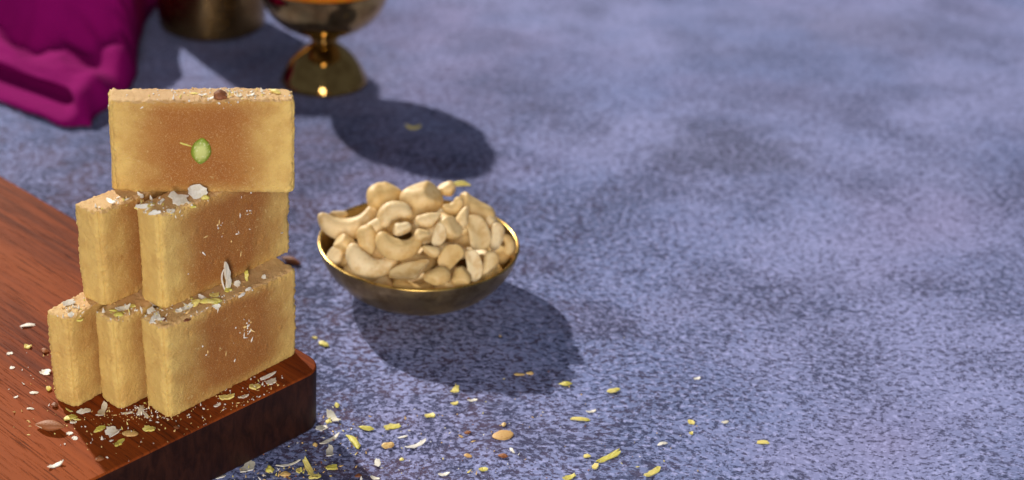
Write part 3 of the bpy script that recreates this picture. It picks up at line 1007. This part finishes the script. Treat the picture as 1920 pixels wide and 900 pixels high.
# goblet
GC = (0.0180, 1.0601)
goblet = empty('brass_goblet', (GC[0], GC[1], 0))
foot = smooth_profile([(0.0, 0.0022), (0.026, 0.0016), (0.0298, 0.0002), (0.0310, 0.0012), (0.0304, 0.0040), (0.0280, 0.0090), (0.0246, 0.0148),
                       (0.0197, 0.0209), (0.0135, 0.0262), (0.0086, 0.0295), (0.0066, 0.0312)])
lathe('foot', foot, M['goblet'], goblet)
stem = smooth_profile([(0.0066, 0.0302), (0.0084, 0.0310), (0.0100, 0.0324), (0.0104, 0.0336), (0.0094, 0.0348), (0.0076, 0.0356), (0.0084, 0.0372)])
lathe('stem', stem, M['goblet'], goblet)
cup = smooth_profile([(0.0, 0.0362), (0.0085, 0.0366), (0.0190, 0.0392), (0.0290, 0.0440), (0.0365, 0.0505), (0.0415, 0.0580), (0.0440, 0.0660), (0.0448, 0.0725), (0.0452, 0.0736)])
cin = smooth_profile([(0.0440, 0.0736), (0.0434, 0.0722), (0.0424, 0.0660), (0.0400, 0.0590), (0.0350, 0.0520), (0.0280, 0.0462), (0.0180, 0.0412), (0.0, 0.0388)])
lathe('cup', cup + cin, M['goblet'], goblet)
tag(goblet, 'polished brass goblet on a bell shaped foot holding orange filling', 'goblet')
vs, fs = [(0, 0, 0.1040)], []
for k in range(1, 13):
    for i in range(64):
        a = 2 * math.pi * i / 64
        r = 0.0421 * k / 12
        z = 0.0690 + 0.0350 * math.sqrt(max(0.0, 1 - (k / 12) ** 2.2)) + 0.0030 * noise.noise(Vector((r * math.cos(a) * 160, r * math.sin(a) * 160, 3)))
        vs.append((r * math.cos(a), r * math.sin(a), z))
for i in range(64):
    fs.append((0, 1 + i, 1 + (i + 1) % 64))
for k in range(11):
    for i in range(64):
        j = (i + 1) % 64
        fs.append((1 + k * 64 + i, 1 + (k + 1) * 64 + i, 1 + (k + 1) * 64 + j, 1 + k * 64 + j))
b = len(vs); vs.append((0, 0, 0.050))
for i in range(64):
    fs.append((b, 1 + 11 * 64 + (i + 1) % 64, 1 + 11 * 64 + i))
o = mesh_obj('orange_filling', vs, fs, M['orange'])
o.location = (GC[0], GC[1], 0)
tag(o, 'glossy orange filling heaped inside the brass goblet', 'filling')

# ribbed pot behind
PC = (-0.0669, 1.1765)
pot = empty('brass_pot', (PC[0], PC[1], 0))
prof = [(0.0, 0.0010), (0.0330, 0.0010), (0.0368, 0.0004), (0.0392, 0.0018)]
z = 0.004
while z < 0.092:
    k = (z - 0.004) / 0.088
    r = 0.0408 + 0.0026 * math.sin(min(1.0, k * 1.6) * math.pi / 2)
    prof += [(r, z), (r + 0.00032, z + 0.0009), (r, z + 0.0018)]
    z += 0.0034
prof += [(0.0440, 0.0935), (0.0458, 0.0955), (0.0456, 0.0970), (0.0440, 0.0968), (0.0415, 0.0930), (0.0400, 0.050), (0.0380, 0.006), (0.0, 0.0045)]
lathe('body', prof, M['pot'], pot)
ring = [(0.0446 + 0.0018 * math.cos(2 * math.pi * k / 12), 0.0966 + 0.0012 * math.sin(2 * math.pi * k / 12)) for k in range(13)]
lathe('rim', ring, M['pot'], pot)
tag(pot, 'dark turned brass pot with fine horizontal ribs standing behind the goblet', 'pot')

# ------------------------------------------------------------------ cashews
def nut_mesh(kind, L, W, seed):
    r3 = random.Random(seed)
    theta = RAD({'whole': 118, 'half': 42, 'chunk': 30}[kind] + r3.uniform(-8, 8))
    nu, nv = 26, 28
    Lc = max(L - W * 0.8, L * 0.35)
    R = Lc / (2 * math.sin(theta / 2))
    cap = W * 0.42
    total = R * theta + 2 * cap
    sd = Vector((seed * 1.7, seed * 0.9, 3))
    vs, fs = [], []
    skew = r3.uniform(-0.26, 0.26)
    r_seam = r3.uniform(-1.2, 1.2)
    for i in range(nu):
        s = 0.5 - 0.5 * math.cos(math.pi * (i + 0.5) / nu)
        d = -total / 2 + total * s
        ph = max(-theta / 2, min(theta / 2, d / R))
        ex = d - ph * R
        c = Vector((R * math.sin(ph) + ex * math.cos(ph), R * (1 - math.cos(ph)) + ex * math.sin(ph), 0))
        nrm = Vector((-math.sin(ph), math.cos(ph), 0))
        e = abs(2 * s - 1)
        pw = 4.6 if kind == 'whole' else (2.3 if kind == 'half' else 3.2)
        rad = (1 - e ** pw) ** 0.5 * W / 2 * (1 + skew * (2 * s - 1))
        if kind == 'whole':
            rad *= 0.90 + 0.14 * math.cos(2 * math.pi * (s - 0.42))
        for j in range(nv):
            a = 2 * math.pi * j / nv
            y, z = math.cos(a), math.sin(a) * 0.86
            if kind == 'half' and z < 0:
                z *= 0.04 + 0.42 * y * y
            p = c + nrm * (y * rad) + Vector((0, 0, z * rad))
            k = noise.noise(p * 150 + sd) * 0.10 + noise.noise(p * 380 + sd) * 0.03
            if kind != 'whole':
                k += noise.noise(p * 90 + sd) * 0.16
            seam = abs(math.sin(a * 0.5 + 0.5 * r_seam))
            k -= 0.13 * max(0.0, 1 - seam / 0.13)
            p += (nrm * y + Vector((0, 0, z))) * rad * k
            vs.append(p)
    if kind != 'whole':          # broken faces
        for _c in range(3 if kind == 'half' else 2):
            pn = Vector((r3.uniform(-1, 1), r3.uniform(-1, 1), r3.uniform(0.1, 0.9))).normalized()
            mid = sum(vs, Vector()) / len(vs)
            ext = max((v - mid).dot(pn) for v in vs)
            lim = ext * r3.uniform(0.62, 0.85)
            for v in vs:
                q = (v - mid).dot(pn) - lim
                if q > 0:
                    v -= pn * q * 0.92
    e0 = sum((vs[j] for j in range(nv)), Vector()) / nv
    e1 = sum((vs[(nu - 1) * nv + j] for j in range(nv)), Vector()) / nv
    vs += [e0, e1]
    for i in range(nu - 1):
        for j in range(nv):
            k = (j + 1) % nv
            fs.append((i * nv + j, (i + 1) * nv + j, (i + 1) * nv + k, i * nv + k))
    for j in range(nv):
        k = (j + 1) % nv
        fs.append((len(vs) - 2, j, k)); fs.append((len(vs) - 1, (nu - 1) * nv + k, (nu - 1) * nv + j))
    cy = sum(v.y for v in vs) / len(vs)
    for v in vs:
        v.y -= cy
    return vs, fs
NUTLAB = {'whole': ('cashew_nut', 'whole curved cashew nut heaped in the brass bowl', 'whole cashews in the bowl'),
          'half': ('cashew_half', 'split flat cashew half heaped in the brass bowl', 'split cashews in the bowl'),
          'chunk': ('cashew_piece', 'rounded cashew piece heaped in the brass bowl', 'cashew pieces in the bowl')}
view = Matrix.Rotation(RAD(58), 3, 'X')
SPECIAL = {0: 'long curved cashew jutting over the bowl rim', 1: 'knob shaped cashew crowning the heap on the side towards the sweets',
           2: 'large plump cashew at the very top of the heap', 7: 'big curled cashew pressed against the bowl rim nearest the board corner',
           9: 'broad flat cashew half lying along the front rim of the bowl'}
for i, (kind, x, y, z, L, W, roll, tilt) in enumerate(CASHEWS):
    if i == 7:
        x, y, z = x + 0.003, y + 0.003, z + 0.002
    vs, fs = nut_mesh(kind, L, W, i + 3)
    nm, lab, grp = NUTLAB[kind]
    o = mesh_obj(nm, vs, fs, M['nut'])
    o.rotation_euler = (view @ Matrix.Rotation(RAD(roll), 3, 'Z') @ Matrix.Rotation(RAD(tilt), 3, 'X')
                        @ Matrix.Rotation(RAD(180 if kind == 'half' and i % 2 else 0), 3, 'Y')).to_euler()
    o.location = (x, y - 0.0037, z + 0.0020)
    near = ' on the side towards the sweets' if x < 0.048 else (' on the side away from the sweets' if x > 0.083 else ' in the middle of the heap')
    tag(o, SPECIAL.get(i, lab.replace(' heaped in the brass bowl', ' in the brass bowl') + near), 'cashew', grp + near)
# the nuts underneath, seen through the gaps
r4 = random.Random(5)
FILL = []
for (n, rr, zz) in ((9, 0.033, 0.0175), (7, 0.022, 0.030), (4, 0.010, 0.039), (6, 0.014, 0.0120), (10, 0.0395, 0.0225), (1, 0.0, 0.020)):
    for k in range(n):
        a = 2 * math.pi * (k + 0.3 * r4.random()) / n
        FILL.append((BC[0] + rr * math.cos(a), BC[1] + rr * math.sin(a), zz, a))
base_nut = None
for k, (x, y, z, a) in enumerate(FILL):
    if base_nut is None:
        vs, fs = nut_mesh('whole', 0.021, 0.0105, 91)
        o = base_nut = mesh_obj('cashew_nut', vs, fs, M['nut'])
    else:
        o = base_nut.copy(); COL.objects.link(o)
    o.location = (x, y, z + 0.0010)
    o.rotation_euler = (r4.uniform(-0.5, 0.5), r4.uniform(-0.3, 0.3), a + math.pi / 2 + r4.uniform(-0.5, 0.5))
    tag(o, 'curved cashew nut buried under the others in the brass bowl', 'cashew', 'buried cashews in the bowl')
vs, fs = lens_mesh(0.0120, 0.0036, 0.0030, random.Random(9), 0.7, 0.2, 0.2)
o = mesh_obj('pistachio_sliver', vs, fs, M['pistachio'])
o.location = (0.0868, 0.7765, 0.0535); o.rotation_euler = (0.3, 0.1, 0.1)
tag(o, 'yellow pistachio sliver lying on the heap of cashews', 'pistachio')

# ------------------------------------------------------------------ magenta cloth
def make_cloth():
    C0 = Vector((-0.138, 0.962, 0)); e = Vector((-0.76, 0.65, 0)); back = Vector((0.10, 0.995, 0))
    opened = [(0.060, 0.0012), (0.020, 0.0010), (0.003, 0.0010), (-0.0010, 0.0030), (0.002, 0.0058), (0.009, 0.0062), (0.020, 0.0048), (0.036, 0.0048),
              (0.046, 0.0070), (0.046, 0.0110), (0.040, 0.0135), (0.034, 0.0160), (0.0335, 0.0190), (0.040, 0.0210), (0.060, 0.0215), (0.090, 0.0230),
              (0.115, 0.0235), (0.135, 0.0235), (0.150, 0.0235), (0.175, 0.0235), (0.21, 0.0235), (0.27, 0.0235), (0.36, 0.0235)]
    closed = [(0.050, 0.0012), (0.020, 0.0010), (0.003, 0.0010), (0.000, 0.0020), (0.001, 0.0040), (0.0025, 0.0060), (0.004, 0.0078), (0.006, 0.0095),
              (0.008, 0.0112), (0.010, 0.0130), (0.013, 0.0150), (0.017, 0.0170), (0.023, 0.0188), (0.036, 0.0200), (0.060, 0.0210), (0.090, 0.0215),
              (0.115, 0.0215), (0.135, 0.0215), (0.150, 0.0215), (0.175, 0.0215), (0.21, 0.0215), (0.27, 0.0215), (0.36, 0.0215)]
    def dense(p): # uniform samples of the same count for both
        P = [p[0]] + p + [p[-1]]
        out = []
        for i in range(1, len(P) - 2):
            for k in range(7):
                t = k / 7
                q = []
                for a in (0, 1):
                    p0, p1, p2, p3 = P[i - 1][a], P[i][a], P[i + 1][a], P[i + 2][a]
                    q.append(0.5 * (2 * p1 + (p2 - p0) * t + (2 * p0 - 5 * p1 + 4 * p2 - p3) * t * t + (3 * p1 - p0 - 3 * p2 + p3) * t ** 3))
                out.append(q)
        out.append(p[-1])
        return out
    A, B = dense(opened), dense(closed)
    ns, nt = 150, len(A)
    sm = lambda a, b, x: (lambda t: t * t * (3 - 2 * t))(max(0.0, min(1.0, (x - a) / (b - a))))
    vs, fs = [], []
    for i in range(ns + 1):
        s = 0.36 * (i / ns) ** 1.3
        k = sm(0.008, 0.034, s)
        drop = math.sqrt(max(0.0, 1 - (1 - min(1.0, s / 0.020)) ** 2))
        for j in range(nt):
            d = A[j][0] * k + B[j][0] * (1 - k)
            z = A[j][1] * k + B[j][1] * (1 - k)
            up = sm(8, 90, j)
            d += (noise.noise(Vector((s * 26, j * 0.05, 3))) * 0.006 + noise.noise(Vector((s * 60, j * 0.09, 8))) * 0.002) * (1 - up) * k
            z *= (1 - 0.22 * k)
            z *= 1 + 0.22 * noise.noise(Vector((s * 24, j * 0.06, 6))) * k
            fold = noise.noise(Vector((s * 16 + d * 8, d * 48 - s * 14, 1.5))) * 0.0085 + noise.noise(Vector((s * 30, d * 95 + s * 25, 4))) * 0.0042 + noise.noise(Vector((s * 70 - d * 40, d * 170, 6))) * 0.0014
            cre = abs(noise.noise(Vector((s * 11 + d * 6, d * 26 - s * 16, 11)))) * 0.013 + abs(noise.noise(Vector((s * 26 - d * 9, d * 50 + s * 18, 13)))) * 0.006
            fold = fold * 0.55 - cre + 0.004
            d0 = max(0.075, 0.112 - 0.45 * s) + noise.noise(Vector((s * 22, 1, 5))) * 0.010
            z += 0.052 * sm(d0, d0 + 0.045, d) * (0.55 + 0.45 * sm(0, 0.05, s))
            bigf = noise.noise(Vector((s * 9, d * 9, 9))) * 0.016 * sm(0.08, 0.18, d)
            z = z * (0.06 + 0.94 * drop) + (fold * up * sm(0.030, 0.06, d) + bigf) * (0.15 + 0.85 * drop)
            z = max(z, 0.0012)
            front = noise.noise(Vector((s * 20, 0, 2))) * 0.003
            edge = noise.noise(Vector((d * 16, 3, 7))) * 0.010 + 0.010 * sm(0.0, 0.09, d) * (1 - sm(0.10, 0.19, d)) + 0.016 * (1 - sm(0.0, 0.022, s)) * 0
            p = C0 + e * s + back * (d + front) + Vector((edge * (1 - sm(0, 0.1, s)), 0, 0))
            p.y += 0.016 * (1 - sm(0.0, 0.026, s)) * (1 - sm(0.0, 0.06, d))
            vs.append((p.x, p.y, z))
    for i in range(ns):
        for j in range(nt - 1):
            fs.append((i * nt + j, i * nt + j + 1, (i + 1) * nt + j + 1, (i + 1) * nt + j))
    o = mesh_obj('magenta_cloth', vs, fs, M['cloth'])
    md = o.modifiers.new('thickness', 'SOLIDIFY'); md.thickness = 0.0009; md.offset = 0
    tag(o, 'crumpled magenta cloth folded over at its front edge on table', 'cloth')
    return o
make_cloth()
